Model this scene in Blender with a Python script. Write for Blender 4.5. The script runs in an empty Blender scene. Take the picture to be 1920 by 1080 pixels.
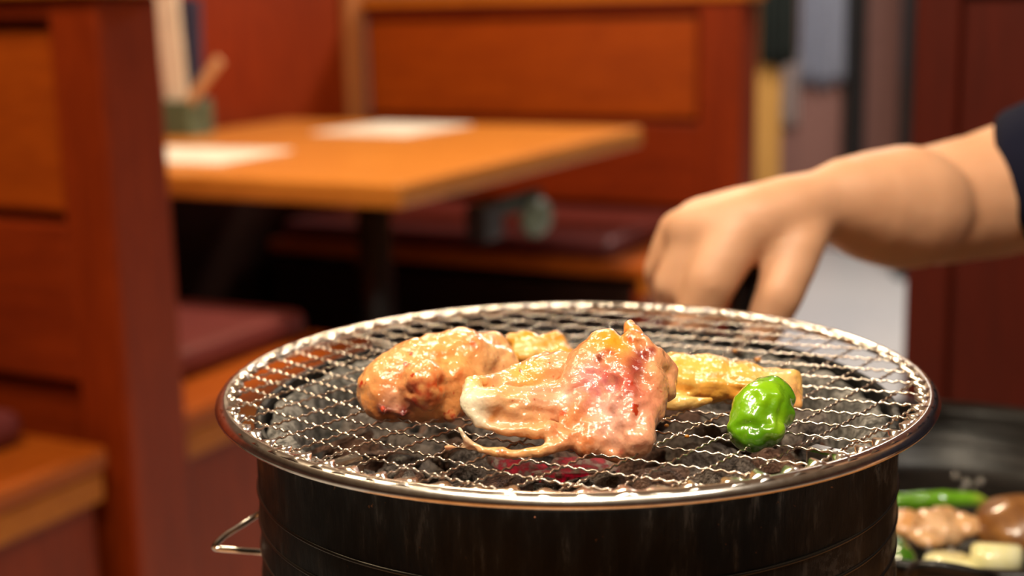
import bpy, bmesh, math, random
from mathutils import Vector, Matrix, noise, Quaternion

random.seed(7)
SC = bpy.context.scene
COL = SC.collection
PI = math.pi

# ------------------------------------------------------------------ camera
F, PITCH, ROLL, CAMZ = 2600.0, .20101, .02055, 1.0
cam_d = bpy.data.cameras.new('camera')
cam = bpy.data.objects.new('camera', cam_d)
COL.objects.link(cam)
cam.matrix_world = (Matrix.Translation((0, 0, CAMZ)) @ Matrix.Rotation(PI/2-PITCH, 4, 'X')
                    @ Matrix.Rotation(-ROLL, 4, 'Z'))
cam_d.sensor_width = 36
cam_d.lens = F/1920*36
cam_d.clip_start = .01
cam_d.dof.use_dof = True
cam_d.dof.focus_distance = .422
cam_d.dof.aperture_fstop = 7.5
SC.camera = cam

# ------------------------------------------------------------------ world, lamps, exposure
W = bpy.data.worlds.new('world'); SC.world = W
W.use_nodes = True
W.node_tree.nodes['Background'].inputs[0].default_value = (1, .78, .6, 1)
W.node_tree.nodes['Background'].inputs[1].default_value = .05
SC.view_settings.view_transform = 'Standard'
SC.view_settings.look = 'None'
SC.view_settings.gamma = 1
SC.view_settings.use_curve_mapping = False
SC.view_settings.exposure = 0.0

def area(name, loc, size, power, color, aim=None):
    d = bpy.data.lights.new(name, 'AREA')
    d.shape = 'DISK'; d.size = size; d.energy = power; d.color = color
    o = bpy.data.objects.new(name, d); COL.objects.link(o)
    o.location = loc
    if aim is not None:
        o.rotation_euler = (Vector(aim)-Vector(loc)).to_track_quat('-Z', 'Y').to_euler()
    return o
WARM = (1, .78, .52)
area('added_table_fill', (-.05, -.08, 2.12), .42, 19, (1, .85, .64), (0, .35, 0))  # added fill, set back to brighten the food's front faces and the rim
area('added_sparkle_light', (-.40, .25, 1.95), .10, 4.0, (1, .86, .66), (0, .45, .86))  # added small source for sparkles on the food
area('added_sparkle_light_two', (.48, .05, 1.95), .10, 4.0, (1, .90, .76), (.05, .48, .86))  # second added source, there for sparkles too
area('booth_lamp_light', (-.10, 2.30, 2.1), .30, 30, WARM, (-.10, 2.30, 0))
area('aisle_lamp_light', (1.3, 4.1, 2.3), .5, 60, (1, .93, .85), (1.3, 4.1, 0))
area('left_booth_lamp_light', (-.75, .9, 2.1), .3, 14, WARM, (-.55, 1.4, .5))

# ------------------------------------------------------------------ helpers
def ray(px, py):
    X, Y = px-960, py-540
    cr, sr = math.cos(ROLL), math.sin(ROLL)
    x, y = (X*cr-Y*sr)/F, (X*sr+Y*cr)/F
    c, s = math.cos(PITCH), math.sin(PITCH)
    return Vector((x, c-y*s, -s-y*c))
def at(px, py, d):
    v = ray(px, py)
    return v*(d/v.y)+Vector((0, 0, CAMZ))
def onz(px, py, z):
    v = ray(px, py)
    return v*((z-CAMZ)/v.z)+Vector((0, 0, CAMZ))

def tag(o, label=None, cat=None, group=None, kind=None):
    if label: o['label'] = label
    if cat: o['category'] = cat
    if group: o['group'] = group
    if kind: o['kind'] = kind
    return o
def empty(name, loc=(0, 0, 0), rz=0):
    o = bpy.data.objects.new(name, None); COL.objects.link(o)
    o.location = loc; o.rotation_euler = (0, 0, rz); o.empty_display_size = .02
    return o
def link_mesh(name, me, mat=None, parent=None, smooth=False):
    o = bpy.data.objects.new(name, me); COL.objects.link(o)
    if mat: me.materials.clear(); me.materials.append(mat)
    if smooth: me.polygons.foreach_set('use_smooth', [True]*len(me.polygons))
    if parent: o.parent = parent
    return o
def link_bm(name, bm, mat=None, parent=None, smooth=False):
    me = bpy.data.meshes.new(name); bm.to_mesh(me); bm.free()
    return link_mesh(name, me, mat, parent, smooth)
def box_bm(x0, x1, y0, y1, z0, z1, bev=.004, seg=2):
    bm = bmesh.new()
    bmesh.ops.create_cube(bm, size=1)
    for v in bm.verts:
        v.co = Vector((x0+(v.co.x+.5)*(x1-x0), y0+(v.co.y+.5)*(y1-y0), z0+(v.co.z+.5)*(z1-z0)))
    if bev > 0:
        bmesh.ops.bevel(bm, geom=bm.edges[:], offset=bev, segments=seg, profile=.5, affect='EDGES')
    return bm
def box(name, x0, x1, y0, y1, z0, z1, mat, parent=None, bev=.004):
    # object origin at the box's base centre
    cx, cy = (x0+x1)/2, (y0+y1)/2
    bm = box_bm(x0-cx, x1-cx, y0-cy, y1-cy, 0, z1-z0, bev)
    o = link_bm(name, bm, mat, parent)
    o.location = (cx, cy, z0)
    return o
def tube_bm(pts, r, sides=8, closed=False, bm=None, caps=True):
    bm = bm or bmesh.new()
    pts = [Vector(p) for p in pts]; n = len(pts)
    rs = r if isinstance(r, (list, tuple)) else [r]*n
    rings = []; up = None
    for i, p in enumerate(pts):
        if closed: t = pts[(i+1) % n]-pts[i-1]
        else: t = pts[min(i+1, n-1)]-pts[max(i-1, 0)]
        t.normalize()
        if up is None:
            up = Vector((0, 0, 1)) if abs(t.z) < .9 else Vector((1, 0, 0))
        a = t.cross(up); a.normalize(); b = a.cross(t); b.normalize(); up = b
        rings.append([bm.verts.new(p+(a*math.cos(2*PI*k/sides)+b*math.sin(2*PI*k/sides))*rs[i]) for k in range(sides)])
    for i in range(n if closed else n-1):
        A, B = rings[i], rings[(i+1) % n]
        for k in range(sides):
            bm.faces.new((A[k], A[(k+1) % sides], B[(k+1) % sides], B[k]))
    if not closed and caps:
        bm.faces.new(rings[0][::-1]); bm.faces.new(rings[-1])
    bmesh.ops.recalc_face_normals(bm, faces=bm.faces[:])
    return bm
def smooth_path(pts, n=8):
    pts = [Vector(p) for p in pts]; out = []
    for i in range(len(pts)-1):
        p0, p1, p2, p3 = pts[max(i-1, 0)], pts[i], pts[i+1], pts[min(i+2, len(pts)-1)]
        for k in range(n):
            t = k/n
            out.append(.5*((2*p1)+(p2-p0)*t+(2*p0-5*p1+4*p2-p3)*t*t+(3*p1-p0-3*p2+p3)*t**3))
    out.append(pts[-1]); return out
def lathe_bm(prof, n=128, fn=None, closed=True):
    bm = bmesh.new(); rings = []
    for k in range(n):
        a = 2*PI*k/n; ring = []
        for i, (r, z) in enumerate(prof):
            rr, zz = (r, z) if fn is None else fn(i, r, z, a)
            ring.append(bm.verts.new((rr*math.cos(a), rr*math.sin(a), zz)))
        rings.append(ring)
    m = len(prof)
    for k in range(n):
        A, B = rings[k], rings[(k+1) % n]
        for i in range(m if closed else m-1):
            j = (i+1) % m
            bm.faces.new((A[i], B[i], B[j], A[j]))
    bmesh.ops.recalc_face_normals(bm, faces=bm.faces[:])
    return bm

# organic solids: blobs fused by a voxel remesh, smoothed, displaced, coloured per vertex
class Blob:
    def __init__(s): s.bm = bmesh.new()
    def ball(s, p, r, rot=None, sub=3):
        rad = Vector(r) if not isinstance(r, (int, float)) else Vector((r, r, r))
        M = Matrix.Translation(p) @ (rot.to_matrix().to_4x4() if rot is not None else Matrix()) @ Matrix.Diagonal((*rad, 1))
        bmesh.ops.create_icosphere(s.bm, subdivisions=sub, radius=1, matrix=M)
        return s
    def chain(s, pts, sub=3, step=.35):
        for (p, r), (q, t) in zip(pts[:-1], pts[1:]):
            p, q = Vector(p), Vector(q); L = (q-p).length
            n = max(2, int(L/(max(min(r, t), 1e-4)*step)))
            for i in range(n+1):
                f = i/n
                s.ball(p.lerp(q, f), r+(t-r)*f, sub=sub)
        return s
    def solid(s, voxel, it=4, fac=.5, disp=None, col=None, axis=None, thick=1, mid=None):
        me = bpy.data.meshes.new('t'); s.bm.to_mesh(me); s.bm.free()
        o = bpy.data.objects.new('t', me); COL.objects.link(o)
        m = o.modifiers.new('r', 'REMESH'); m.mode = 'VOXEL'; m.voxel_size = voxel
        if it:
            k = o.modifiers.new('s', 'SMOOTH'); k.factor = fac; k.iterations = it
        dg = bpy.context.evaluated_depsgraph_get()
        out = bpy.data.meshes.new_from_object(o.evaluated_get(dg))
        bpy.data.objects.remove(o); bpy.data.meshes.remove(me)
        if disp or col:
            from mathutils.bvhtree import BVHTree
            mkbv = lambda: BVHTree.FromPolygons([v.co.copy() for v in out.vertices], [tuple(p.vertices) for p in out.polygons])
            bv = mkbv()
            def hit(px, py):
                h_ = bv.ray_cast(Vector((0, 0, CAMZ)), ray(px, py).normalized())[0]
                return h_ if h_ else bv.find_nearest(at(px, py, .43))[0]
        if disp:
            disp = disp(hit)
            out.update()
            nv = [v.normal.copy() for v in out.vertices]
            for v, nn in zip(out.vertices, nv):
                v.co = v.co+nn*disp(v.co, nn)
        if col:
            bv = mkbv()
            col = col(hit)
            a = out.color_attributes.new('Col', 'FLOAT_COLOR', 'POINT')
            buf = []
            for v in out.vertices: buf.extend((*col(v.co), 1))
            a.data.foreach_set('color', buf)
        return out
def recentre(o):
    # move the origin to the base centre of the mesh
    vs = o.data.vertices
    xs = [v.co.x for v in vs]; ys = [v.co.y for v in vs]; zs = [v.co.z for v in vs]
    c = Vector(((min(xs)+max(xs))/2, (min(ys)+max(ys))/2, min(zs)))
    o.data.transform(Matrix.Translation(-c)); o.location = c
    return o
def spots(base, lst):
    # colour patches that belong to the food itself: ((spot), radius, colour, strength), laid on its surface
    def mk(hit):
        L = [(hit(*q), r, Vector(k), s) for q, r, k, s in lst]
        def f(p):
            c = Vector(base)
            pp = p+Vector((noise.noise(p*220), noise.noise(p*220+Vector((7, 0, 0))), noise.noise(p*220+Vector((0, 9, 0)))))*.0013
            for q, r, k, s in L:
                w = s*math.exp(-((pp-q).length/r)**2.4)
                if k.x < .8 and k.x-k.y > .45 and w > .02: w *= max(0, min(1, .55+1.5*noise.noise(p*420)))
                c = c.lerp(k, w)
            return c
        return f
    return mk
def fbm(p, sc, o=3):
    return noise.fractal(p*sc, 1.0, 2.0, o)
def pxr(r, d): return r*d/F

# ------------------------------------------------------------------ materials
def newmat(name):
    m = bpy.data.materials.new(name); m.use_nodes = True
    nt = m.node_tree; b = nt.nodes['Principled BSDF']
    return m, nt, b
def setin(b, **k):
    for n, v in k.items():
        n = n.replace('_', ' ')
        if n in b.inputs: b.inputs[n].default_value = v
def texco(nt, scale=(1, 1, 1), kind='Object', rot=(0, 0, 0)):
    t = nt.nodes.new('ShaderNodeTexCoord'); m = nt.nodes.new('ShaderNodeMapping')
    m.inputs['Scale'].default_value = scale; m.inputs['Rotation'].default_value = rot
    nt.links.new(t.outputs[kind], m.inputs[0]); return m.outputs[0]
def nz(nt, vec, scale, detail=4, rough=.55, dist=0):
    n = nt.nodes.new('ShaderNodeTexNoise')
    n.inputs['Scale'].default_value = scale; n.inputs['Detail'].default_value = detail
    n.inputs['Roughness'].default_value = rough; n.inputs['Distortion'].default_value = dist
    if vec: nt.links.new(vec, n.inputs['Vector'])
    return n.outputs['Fac']
def ramp(nt, fac, stops):
    r = nt.nodes.new('ShaderNodeValToRGB'); e = r.color_ramp.elements
    while len(e) > 1: e.remove(e[-1])
    e[0].position = stops[0][0]; e[0].color = (*stops[0][1], 1)
    for p, c in stops[1:]:
        x = e.new(p); x.color = (*c, 1)
    nt.links.new(fac, r.inputs[0]); return r.outputs[0]
def mix(nt, fac, a, b, mode='MIX'):
    m = nt.nodes.new('ShaderNodeMix'); m.data_type = 'RGBA'; m.blend_type = mode
    for s, v in ((m.inputs[0], fac), (m.inputs[6], a), (m.inputs[7], b)):
        if hasattr(v, 'links'): nt.links.new(v, s)
        elif isinstance(v, (int, float)): s.default_value = v
        else: s.default_value = (*v, 1)
    return m.outputs[2]
def bump(nt, b, h, strength, dist, coat=False):
    n = nt.nodes.new('ShaderNodeBump'); n.inputs['Strength'].default_value = strength
    n.inputs['Distance'].default_value = dist
    nt.links.new(h, n.inputs['Height']); nt.links.new(n.outputs[0], b.inputs['Normal'])
    if coat: nt.links.new(n.outputs[0], b.inputs['Coat Normal'])

def wood(name, dark, light, scale=(6, 6, .6), rough=.45, coat=.04):
    m, nt, b = newmat(name)
    v = texco(nt, scale)
    f = nz(nt, v, 6, 6, .6, 1.2)
    g = nz(nt, v, 40, 3)
    c = ramp(nt, f, [(.3, dark), (.7, light)])
    c2 = mix(nt, .25, c, ramp(nt, g, [(.35, tuple(x*.6 for x in dark)), (.65, light)]))
    nt.links.new(c2, b.inputs['Base Color'])
    setin(b, Roughness=rough, Coat_Weight=coat, Coat_Roughness=.25, Specular_IOR_Level=.28)
    bump(nt, b, g, .1, .001)
    return m
M = {}
M['red_wood'] = wood('red_stained_wood', (.17, .016, .0012), (.29, .033, .002))
M['red_wood_h'] = wood('red_stained_wood_rail', (.17, .016, .0012), (.29, .033, .002), (.6, 6, 6))
M['panel_wood'] = wood('orange_panel_wood', (.28, .040, .002), (.42, .072, .003), (.7, 5, 5))
M['dark_red'] = wood('dark_red_wood', (.075, .006, .0010), (.11, .009, .0014), (6, 6, .5), .5, .05)
M['cap_wood'] = wood('amber_cap_wood', (.42, .11, .006), (.56, .17, .010), (.6, 6, 6))
M['ledge_wood'] = wood('amber_ledge_wood', (.34, .065, .005), (.48, .11, .008), (6, .6, 6))
M['strip_wood'] = wood('pale_brown_strip_wood', (.36, .13, .04), (.48, .18, .06))
M['table_wood'] = wood('honey_table_wood', (.52, .17, .022), (.70, .26, .040), (.8, 6, 6), .35, .2)
M['tan_wood'] = wood('tan_door_wood', (.45, .22, .05), (.58, .31, .08))
M['own_table'] = wood('brown_table_wood', (.34, .15, .05), (.48, .22, .08), (.8, 6, 6), .3, .5)

def plain(name, col, rough=.5, metal=0, **k):
    m, nt, b = newmat(name)
    v = texco(nt); f = nz(nt, v, 30, 4)
    c = ramp(nt, f, [(.3, tuple(x*.88 for x in col)), (.7, tuple(min(1, x*1.08) for x in col))])
    nt.links.new(c, b.inputs['Base Color'])
    setin(b, Roughness=rough, Metallic=metal, **k)
    return m
M['shade_wood'] = wood('black_brown_shade_wood', (.012, .004, .002), (.03, .009, .004), (.6, 6, 6))  # near-black wood carries the booth table's shadow as colour
M['cushion'] = plain('maroon_vinyl', (.17, .035, .035), .45)
M['black'] = plain('black_paint', (.008, .007, .007), .4)
M['shade_sheet'] = plain('black_shade_sheet', (.006, .004, .004), .8)
M['paper'] = plain('white_paper', (.82, .76, .66), .6)
M['menu_white'] = plain('cream_menu', (.85, .74, .60), .5)
M['menu_blue'] = plain('navy_menu', (.035, .04, .09), .5)
M['bamboo'] = plain('pale_bamboo', (.62, .36, .18), .5)
M['green_holder'] = plain('grey_green_ceramic', (.10, .14, .085), .4)
M['floor'] = plain('light_grey_floor', (.55, .55, .56), .35)
M['wall'] = plain('mauve_brown_wall', (.22, .10, .08), .7)
M['ceiling'] = plain('dim_ceiling', (.60, .48, .34), .9)
M['apron'] = plain('dark_green_cloth', (.035, .045, .038), .8)
M['blue_cloth'] = plain('pale_blue_cloth', (.50, .52, .62), .8)
M['towel'] = plain('white_towel', (.62, .50, .46), .8)
M['valve'] = plain('grey_green_metal', (.16, .20, .15), .4)
M['navy'] = plain('navy_knit', (.007, .008, .022), .9, 0, Specular_IOR_Level=.15)
M['steel'] = plain('stainless_steel', (.80, .76, .70), .13, 1)
M['lampshade'] = plain('lamp_metal', (.05, .04, .03), .5)

# polished rim and crimped wire of the net
m, nt, b = newmat('rim_steel'); v = texco(nt)
f = nz(nt, v, 260, 3)
nt.links.new(ramp(nt, f, [(.3, (.70, .63, .54)), (.7, (.92, .88, .82))]), b.inputs['Base Color'])
setin(b, Metallic=1, Roughness=.21); bump(nt, b, nz(nt, v, 300, 2), .06, .0004); M['rim'] = m
m, nt, b = newmat('wire_steel'); v = texco(nt)
f = nz(nt, v, 120, 3)
nt.links.new(ramp(nt, f, [(.35, (.42, .33, .26)), (.6, (.82, .76, .70))]), b.inputs['Base Color'])
setin(b, Metallic=1, Roughness=.22); M['wire'] = m

# black enamelled barrel with scuffs and rust flecks
m, nt, b = newmat('black_barrel_metal')
v = texco(nt)
sc = nz(nt, texco(nt, (60, 60, 12)), 3, 6, .7)
fl = nz(nt, v, 300, 3, .6)
big = nz(nt, v, 22, 4, .6)
c = ramp(nt, sc, [(.46, (.005, .005, .005)), (.58, (.012, .0115, .011)), (.66, (.045, .043, .040))])
rf = ramp(nt, fl, [(.70, (0, 0, 0)), (.74, (1, 1, 1))])
c = mix(nt, rf, c, (.11, .045, .018))
pt = ramp(nt, nz(nt, v, 34, 3, .5), [(.53, (0, 0, 0)), (.60, (1, 1, 1))]); ptf = ramp(nt, nz(nt, v, 330, 5, .7), [(.47, (0, 0, 0)), (.55, (1, 1, 1))])
sx = nt.nodes.new('ShaderNodeSeparateXYZ'); nt.links.new(v, sx.inputs[0])
side = ramp(nt, sx.outputs[0], [(.062, (0, 0, 0)), (.088, (1, 1, 1))])
c = mix(nt, mix(nt, 1.0, side, mix(nt, 1.0, pt, ptf, 'MULTIPLY'), 'MULTIPLY'), c, (.075, .072, .067))
nt.links.new(c, b.inputs['Base Color'])
nt.links.new(ramp(nt, big, [(.40, (.30, .30, .30)), (.60, (.60, .60, .60))]), b.inputs['Roughness'])
setin(b, Metallic=0, Specular_IOR_Level=.15)
bump(nt, b, sc, .35, .0010)
M['barrel'] = m

# grey firebrick lining
m, nt, b = newmat('grey_firebrick'); v = texco(nt)
f = nz(nt, v, 120, 8, .72); g = nz(nt, v, 420, 5, .7)
c = ramp(nt, mix(nt, .5, f, g), [(.40, (.014, .013, .011)), (.48, (.09, .084, .075)), (.56, (.34, .32, .29))])
nt.links.new(c, b.inputs['Base Color']); setin(b, Roughness=.75)
bump(nt, b, mix(nt, .4, f, g), .9, .003); M['liner'] = m

# charcoal in several states
def coalmat(name, a, bb, cc, gloss=.6):
    m, nt, b = newmat(name); v = texco(nt)
    oi = nt.nodes.new('ShaderNodeObjectInfo')
    f = nz(nt, v, 3.2, 8, .72, .5); g = nz(nt, v, 14, 4)
    c = ramp(nt, f, [(.36, a), (.46, bb), (.56, cc)])
    c = mix(nt, oi.outputs['Random'], c, mix(nt, .25, c, (.03, .022, .018)))
    nt.links.new(c, b.inputs['Base Color']); setin(b, Roughness=gloss)
    bump(nt, b, mix(nt, .5, f, g), 1, .25)
    return m
M['coal_grey'] = coalmat('ashy_charcoal', (.07, .055, .048), (.36, .28, .23), (.75, .63, .55))
M['coal_brown'] = coalmat('brown_charcoal', (.05, .026, .018), (.32, .14, .08), (.65, .34, .22))
M['coal_black'] = coalmat('black_charcoal', (.02, .016, .014), (.10, .078, .066), (.42, .35, .31), .35)
M['ash'] = coalmat('grey_ash', (.06, .04, .035), (.24, .16, .13), (.5, .40, .34), .9)
m, nt, b = newmat('glowing_ember'); v = texco(nt)
f = nz(nt, v, 2.6, 6, .65)
nt.links.new(ramp(nt, f, [(.46, (.05, .010, .010)), (.58, (.30, .23, .19))]), b.inputs['Base Color'])
nt.links.new(ramp(nt, f, [(.34, (.75, .01, .03)), (.47, (.22, .002, .010)), (.54, (.01, 0, 0))]), b.inputs['Emission Color'])
setin(b, Roughness=.8, Emission_Strength=.5); bump(nt, b, f, .8, .003); M['ember'] = m

def food(name, gain=1.0, fleck=(.55, .05, .015), fleck_at=.66, sss=.25, rough=.28, bscale=520, bstr=.42, coat=1.0, mottled=.16):
    m, nt, b = newmat(name)
    a = nt.nodes.new('ShaderNodeAttribute'); a.attribute_name = 'Col'
    v = texco(nt)
    n1 = nz(nt, v, 70, 4, .6); n2 = nz(nt, v, 170, 3, .55); n3 = nz(nt, v, bscale, 3, .6); n4 = nz(nt, v, bscale*3.2, 2, .6)
    c = mix(nt, mottled, a.outputs['Color'], ramp(nt, n1, [(.3, (.82, .42, .20)), (.7, (1, .86, .70))]), 'MULTIPLY')
    fk = ramp(nt, n2, [(fleck_at, (0, 0, 0)), (fleck_at+.05, (1, 1, 1))])
    c = mix(nt, fk, c, fleck)
    nt.links.new(c, b.inputs['Base Color'])
    setin(b, Roughness=rough, Subsurface_Weight=sss, Subsurface_Radius=(.010, .004, .002), Subsurface_Scale=.3,
          Coat_Weight=coat, Coat_Roughness=.05, Specular_IOR_Level=.4)
    hs = nz(nt, v, bscale, 1.5, .5)
    k = nt.nodes.new('ShaderNodeBump'); k.inputs['Strength'].default_value = 1.0; k.inputs['Distance'].default_value = .0013*bstr/.55
    nt.links.new(hs, k.inputs['Height']); nt.links.new(k.outputs[0], b.inputs['Coat Normal'])
    bump(nt, b, hs, .35, .0010)
    return m
M['chicken'] = food('raw_glazed_chicken')
M['skin_yellow'] = food('yellow_chicken_skin', fleck=(.62, .22, .04), fleck_at=.70, sss=.2, bscale=540, bstr=.42)
M['pan_meat'] = food('cooked_chicken', fleck=(.5, .22, .08), fleck_at=.62, bscale=250, bstr=.5)

m, nt, b = newmat('green_pepper_skin')
a = nt.nodes.new('ShaderNodeAttribute'); a.attribute_name = 'Col'
v = texco(nt); f = nz(nt, v, 70, 4, .6)
nt.links.new(mix(nt, .55, a.outputs['Color'], ramp(nt, f, [(.3, (.45, .62, .25)), (.7, (1, 1, .8))]), 'MULTIPLY'), b.inputs['Base Color'])
setin(b, Roughness=.22, Subsurface_Weight=.12, Subsurface_Radius=(.003, .005, .001), Subsurface_Scale=.3, Coat_Weight=1, Coat_Roughness=.04)
bump(nt, b, nz(nt, v, 130, 3), .35, .0025, True); M['pepper'] = m

m, nt, b = newmat('skin'); v = texco(nt)
f = nz(nt, v, 25, 4)
nt.links.new(ramp(nt, f, [(.3, (.68, .35, .19)), (.7, (.76, .42, .25))]), b.inputs['Base Color'])
setin(b, Roughness=.5, Subsurface_Weight=.2, Subsurface_Radius=(.012, .004, .002), Subsurface_Scale=.4)
bump(nt, b, nz(nt, v, 200, 3), .15, .001); M['skin'] = m

m, nt, b = newmat('shiitake_brown'); v = texco(nt); f = nz(nt, v, 45, 5, .6)
nt.links.new(ramp(nt, f, [(.35, (.17, .06, .014)), (.65, (.46, .20, .05))]), b.inputs['Base Color'])
setin(b, Roughness=.35, Coat_Weight=.7, Coat_Roughness=.1); bump(nt, b, f, .4, .003); M['mushroom'] = m
m, nt, b = newmat('garlic_flesh'); v = texco(nt, (1, 1, 1)); f = nz(nt, v, 60, 4)
nt.links.new(ramp(nt, f, [(.3, (.72, .66, .28)), (.7, (.88, .84, .55))]), b.inputs['Base Color'])
setin(b, Roughness=.3, Subsurface_Weight=.2, Subsurface_Radius=(.004, .004, .002), Coat_Weight=.5); M['garlic'] = m
m, nt, b = newmat('black_iron_pan'); v = texco(nt); f = nz(nt, texco(nt, (4, 4, 60)), 5, 4)
nt.links.new(ramp(nt, f, [(.35, (.006, .0055, .005)), (.65, (.028, .025, .023))]), b.inputs['Base Color'])
setin(b, Roughness=.3, Metallic=.3); bump(nt, b, f, .35, .002); M['iron'] = m

# ------------------------------------------------------------------ the setting
def plane_bm(x0, x1, y0, y1, z, t=.05):
    return box_bm(x0, x1, y0, y1, z-t, z, 0)
tag(link_bm('floor', plane_bm(-4, 4, -2.5, 7, 0), M['floor']), kind='structure')
tag(link_bm('ceiling', plane_bm(-4, 4, -2.5, 7, 2.65), M['ceiling']), kind='structure')
tag(link_bm('wall_back', box_bm(-4, 4, 5.6, 5.7, 0, 2.6, 0), M['wall']), kind='structure')
tag(link_bm('wall_right', box_bm(3.9, 4, -2.5, 5.6, 0, 2.6, 0), M['wall']), kind='structure')
tag(link_bm('wall_left', box_bm(-4, -3.9, -2.5, 5.6, 0, 2.6, 0), M['wall']), kind='structure')
tag(link_bm('wall_front', box_bm(-3.9, 3.9, -2.5, -2.4, 0, 2.6, 0), M['wall']), kind='structure')

TH = math.radians(27)
U, V = Vector((math.sin(TH), math.cos(TH), 0)), Vector((-math.cos(TH), math.sin(TH), 0))
C0 = Vector((-.166, 2.08, 0))
def uv(u, v, z=0): return C0+U*u+V*v+Vector((0, 0, z))
# things of the booth sit in a frame whose x runs along -V and y along U
def booth(name): return empty(name, C0, -TH)
def ub(name, u0, u1, v0, v1, z0, z1, mat, parent, bev=.004):
    return box(name, -v1, -v0, u0, u1, z0, z1, M[mat], parent, bev)

# black sheet laid in for the shade under the booth table
sheet_o = booth('dark_fill_1'); sheet_o['kind'] = 'structure'
ub('under_table_shade', -.42, 1.4, .13, .93, .001, .012, 'shade_sheet', sheet_o, .002)
# booth end wall behind the table
w = booth('wall_booth_end'); w['kind'] = 'structure'
ub('wall_panel', -1.2, 1.40, .98, 1.03, .68, 1.5, 'red_wood', w, .002)
ub('shade_wall_board', -1.2, 1.40, .98, 1.03, 0, .679, 'shade_wood', w, .002)  # dark lower half puts the shade below the table into the wall colour
ub('corner_strip', 1.335, 1.405, .955, .979, 0, 1.5, 'strip_wood', w)

def partition(name, u0, u1, v0, v1, label, stile_w, top=1.0, rail_z=.75):
    p = booth(name)
    um = (u0+u1)/2
    ub('end_post', u0, u1, v0, v0+stile_w, 0, top, 'red_wood', p, .006)
    ub('top_rail', u0+.004, u1-.004, v0+stile_w, v1, top-.025, top, 'red_wood_h', p)
    ub('middle_rail', u0+.004, u1-.004, v0+stile_w, v1, rail_z-.20, rail_z, 'red_wood_h', p)
    ub('bottom_rail', u0+.004, u1-.004, v0+stile_w, v1, 0, .12, 'red_wood_h', p)
    ub('panel', u0+.022, u1-.022, v0+stile_w+.012, v1-.01, rail_z+.012, top-.037, 'panel_wood', p, .006)
    ub('lower_panel', u0+.022, u1-.022, v0+stile_w+.012, v1-.01, .13, rail_z-.21, 'red_wood_h', p, .006)
    ub('backing_board', u0+.04, u1-.04, v0+stile_w-.005, v1, .1, top-.01, 'dark_red', p, .001)
    ub('cap', u0-.015, u1+.015, v0-.015, v1, top+.001, top+.03, 'cap_wood', p)
    return tag(p, label, 'partition')
partition('booth_partition', -.527, -.42, .08, .95, 'red-brown wooden booth partition with square end post beside the maroon bench', .079, 1.020, .745)
partition('booth_partition', 1.41, 1.53, -.088, .975, 'tall orange-brown panelled partition behind the far bench of the booth', .109, 1.002, .71)

def bench(name, u0, u1, v0, v1, ztop, label, lip_end=True):
    b_ = booth(name)
    ub('end_panel', u0+.01, u1-.01, v0+.02, v0+.045, 0, ztop-.05, 'red_wood', b_)
    ub('front_board', u0+.012, u0+.035, v0+.045, v1, 0, ztop-.05, 'shade_wood', b_)  # front and back boards darkened to stand for under-table shadow
    ub('back_board', u1-.035, u1-.012, v0+.045, v1, 0, ztop-.05, 'shade_wood', b_)
    ub('seat_board', u0, u1, v0, v1, ztop-.028, ztop, 'ledge_wood', b_, .006)
    ub('ledge_lip', u0+.004, u1-.004, v0+.006, v0+.03, ztop-.07, ztop-.029, 'cap_wood', b_, .005)
    ub('seat_cushion', u0+.03, u1-.03, v0+.10, v1-.02, ztop+.001, ztop+.045, 'cushion', b_, .018)
    return tag(b_, label, 'bench')
bench('booth_bench', -.415, .06, .10, .925, .48, 'maroon cushioned wooden bench right behind the square partition post')
bench('booth_bench', -1.15, -.55, .095, .925, .48, 'maroon cushioned wooden bench with amber ledge in front of the square partition post')
bench('booth_bench', .89, 1.405, -.06, .925, .46, 'maroon cushioned wooden bench below the tall orange panel beyond the table')

# booth table
t = booth('booth_table')
ub('table_top', 0, 1.0, 0, .93, .70, .74, 'table_wood', t, .008)
bm = bmesh.new(); bmesh.ops.create_cone(bm, cap_ends=True, segments=24, radius1=.032, radius2=.032, depth=.655, matrix=Matrix.Translation((-.28, .36, .37)))
link_bm('pedestal', bm, M['black'], t, True)
bm = bmesh.new(); bmesh.ops.create_cone(bm, cap_ends=True, segments=32, radius1=.22, radius2=.05, depth=.03, matrix=Matrix.Translation((-.28, .36, .028)))
link_bm('base_plate', bm, M['black'], t)
tag(t, 'honey coloured wooden booth table on a black pedestal in the next booth', 'table')
# gas tap under the table
g = booth('gas_tap_box')
ub('box', .30, .37, .015, .055, .60, .664, 'black', g)
ub('bracket', .37, .56, .03, .045, .63, .664, 'apron', g)
bm = bmesh.new(); bmesh.ops.create_uvsphere(bm, u_segments=20, v_segments=12, radius=.038, matrix=Matrix.Translation((-.03, .53, .612)) @ Matrix.Diagonal((.7, 1.2, 1, 1)))
link_bm('knob', bm, M['valve'], g, True)
tag(g, 'black tap box with grey-green knob fixed under the booth table', 'gas tap')

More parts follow.
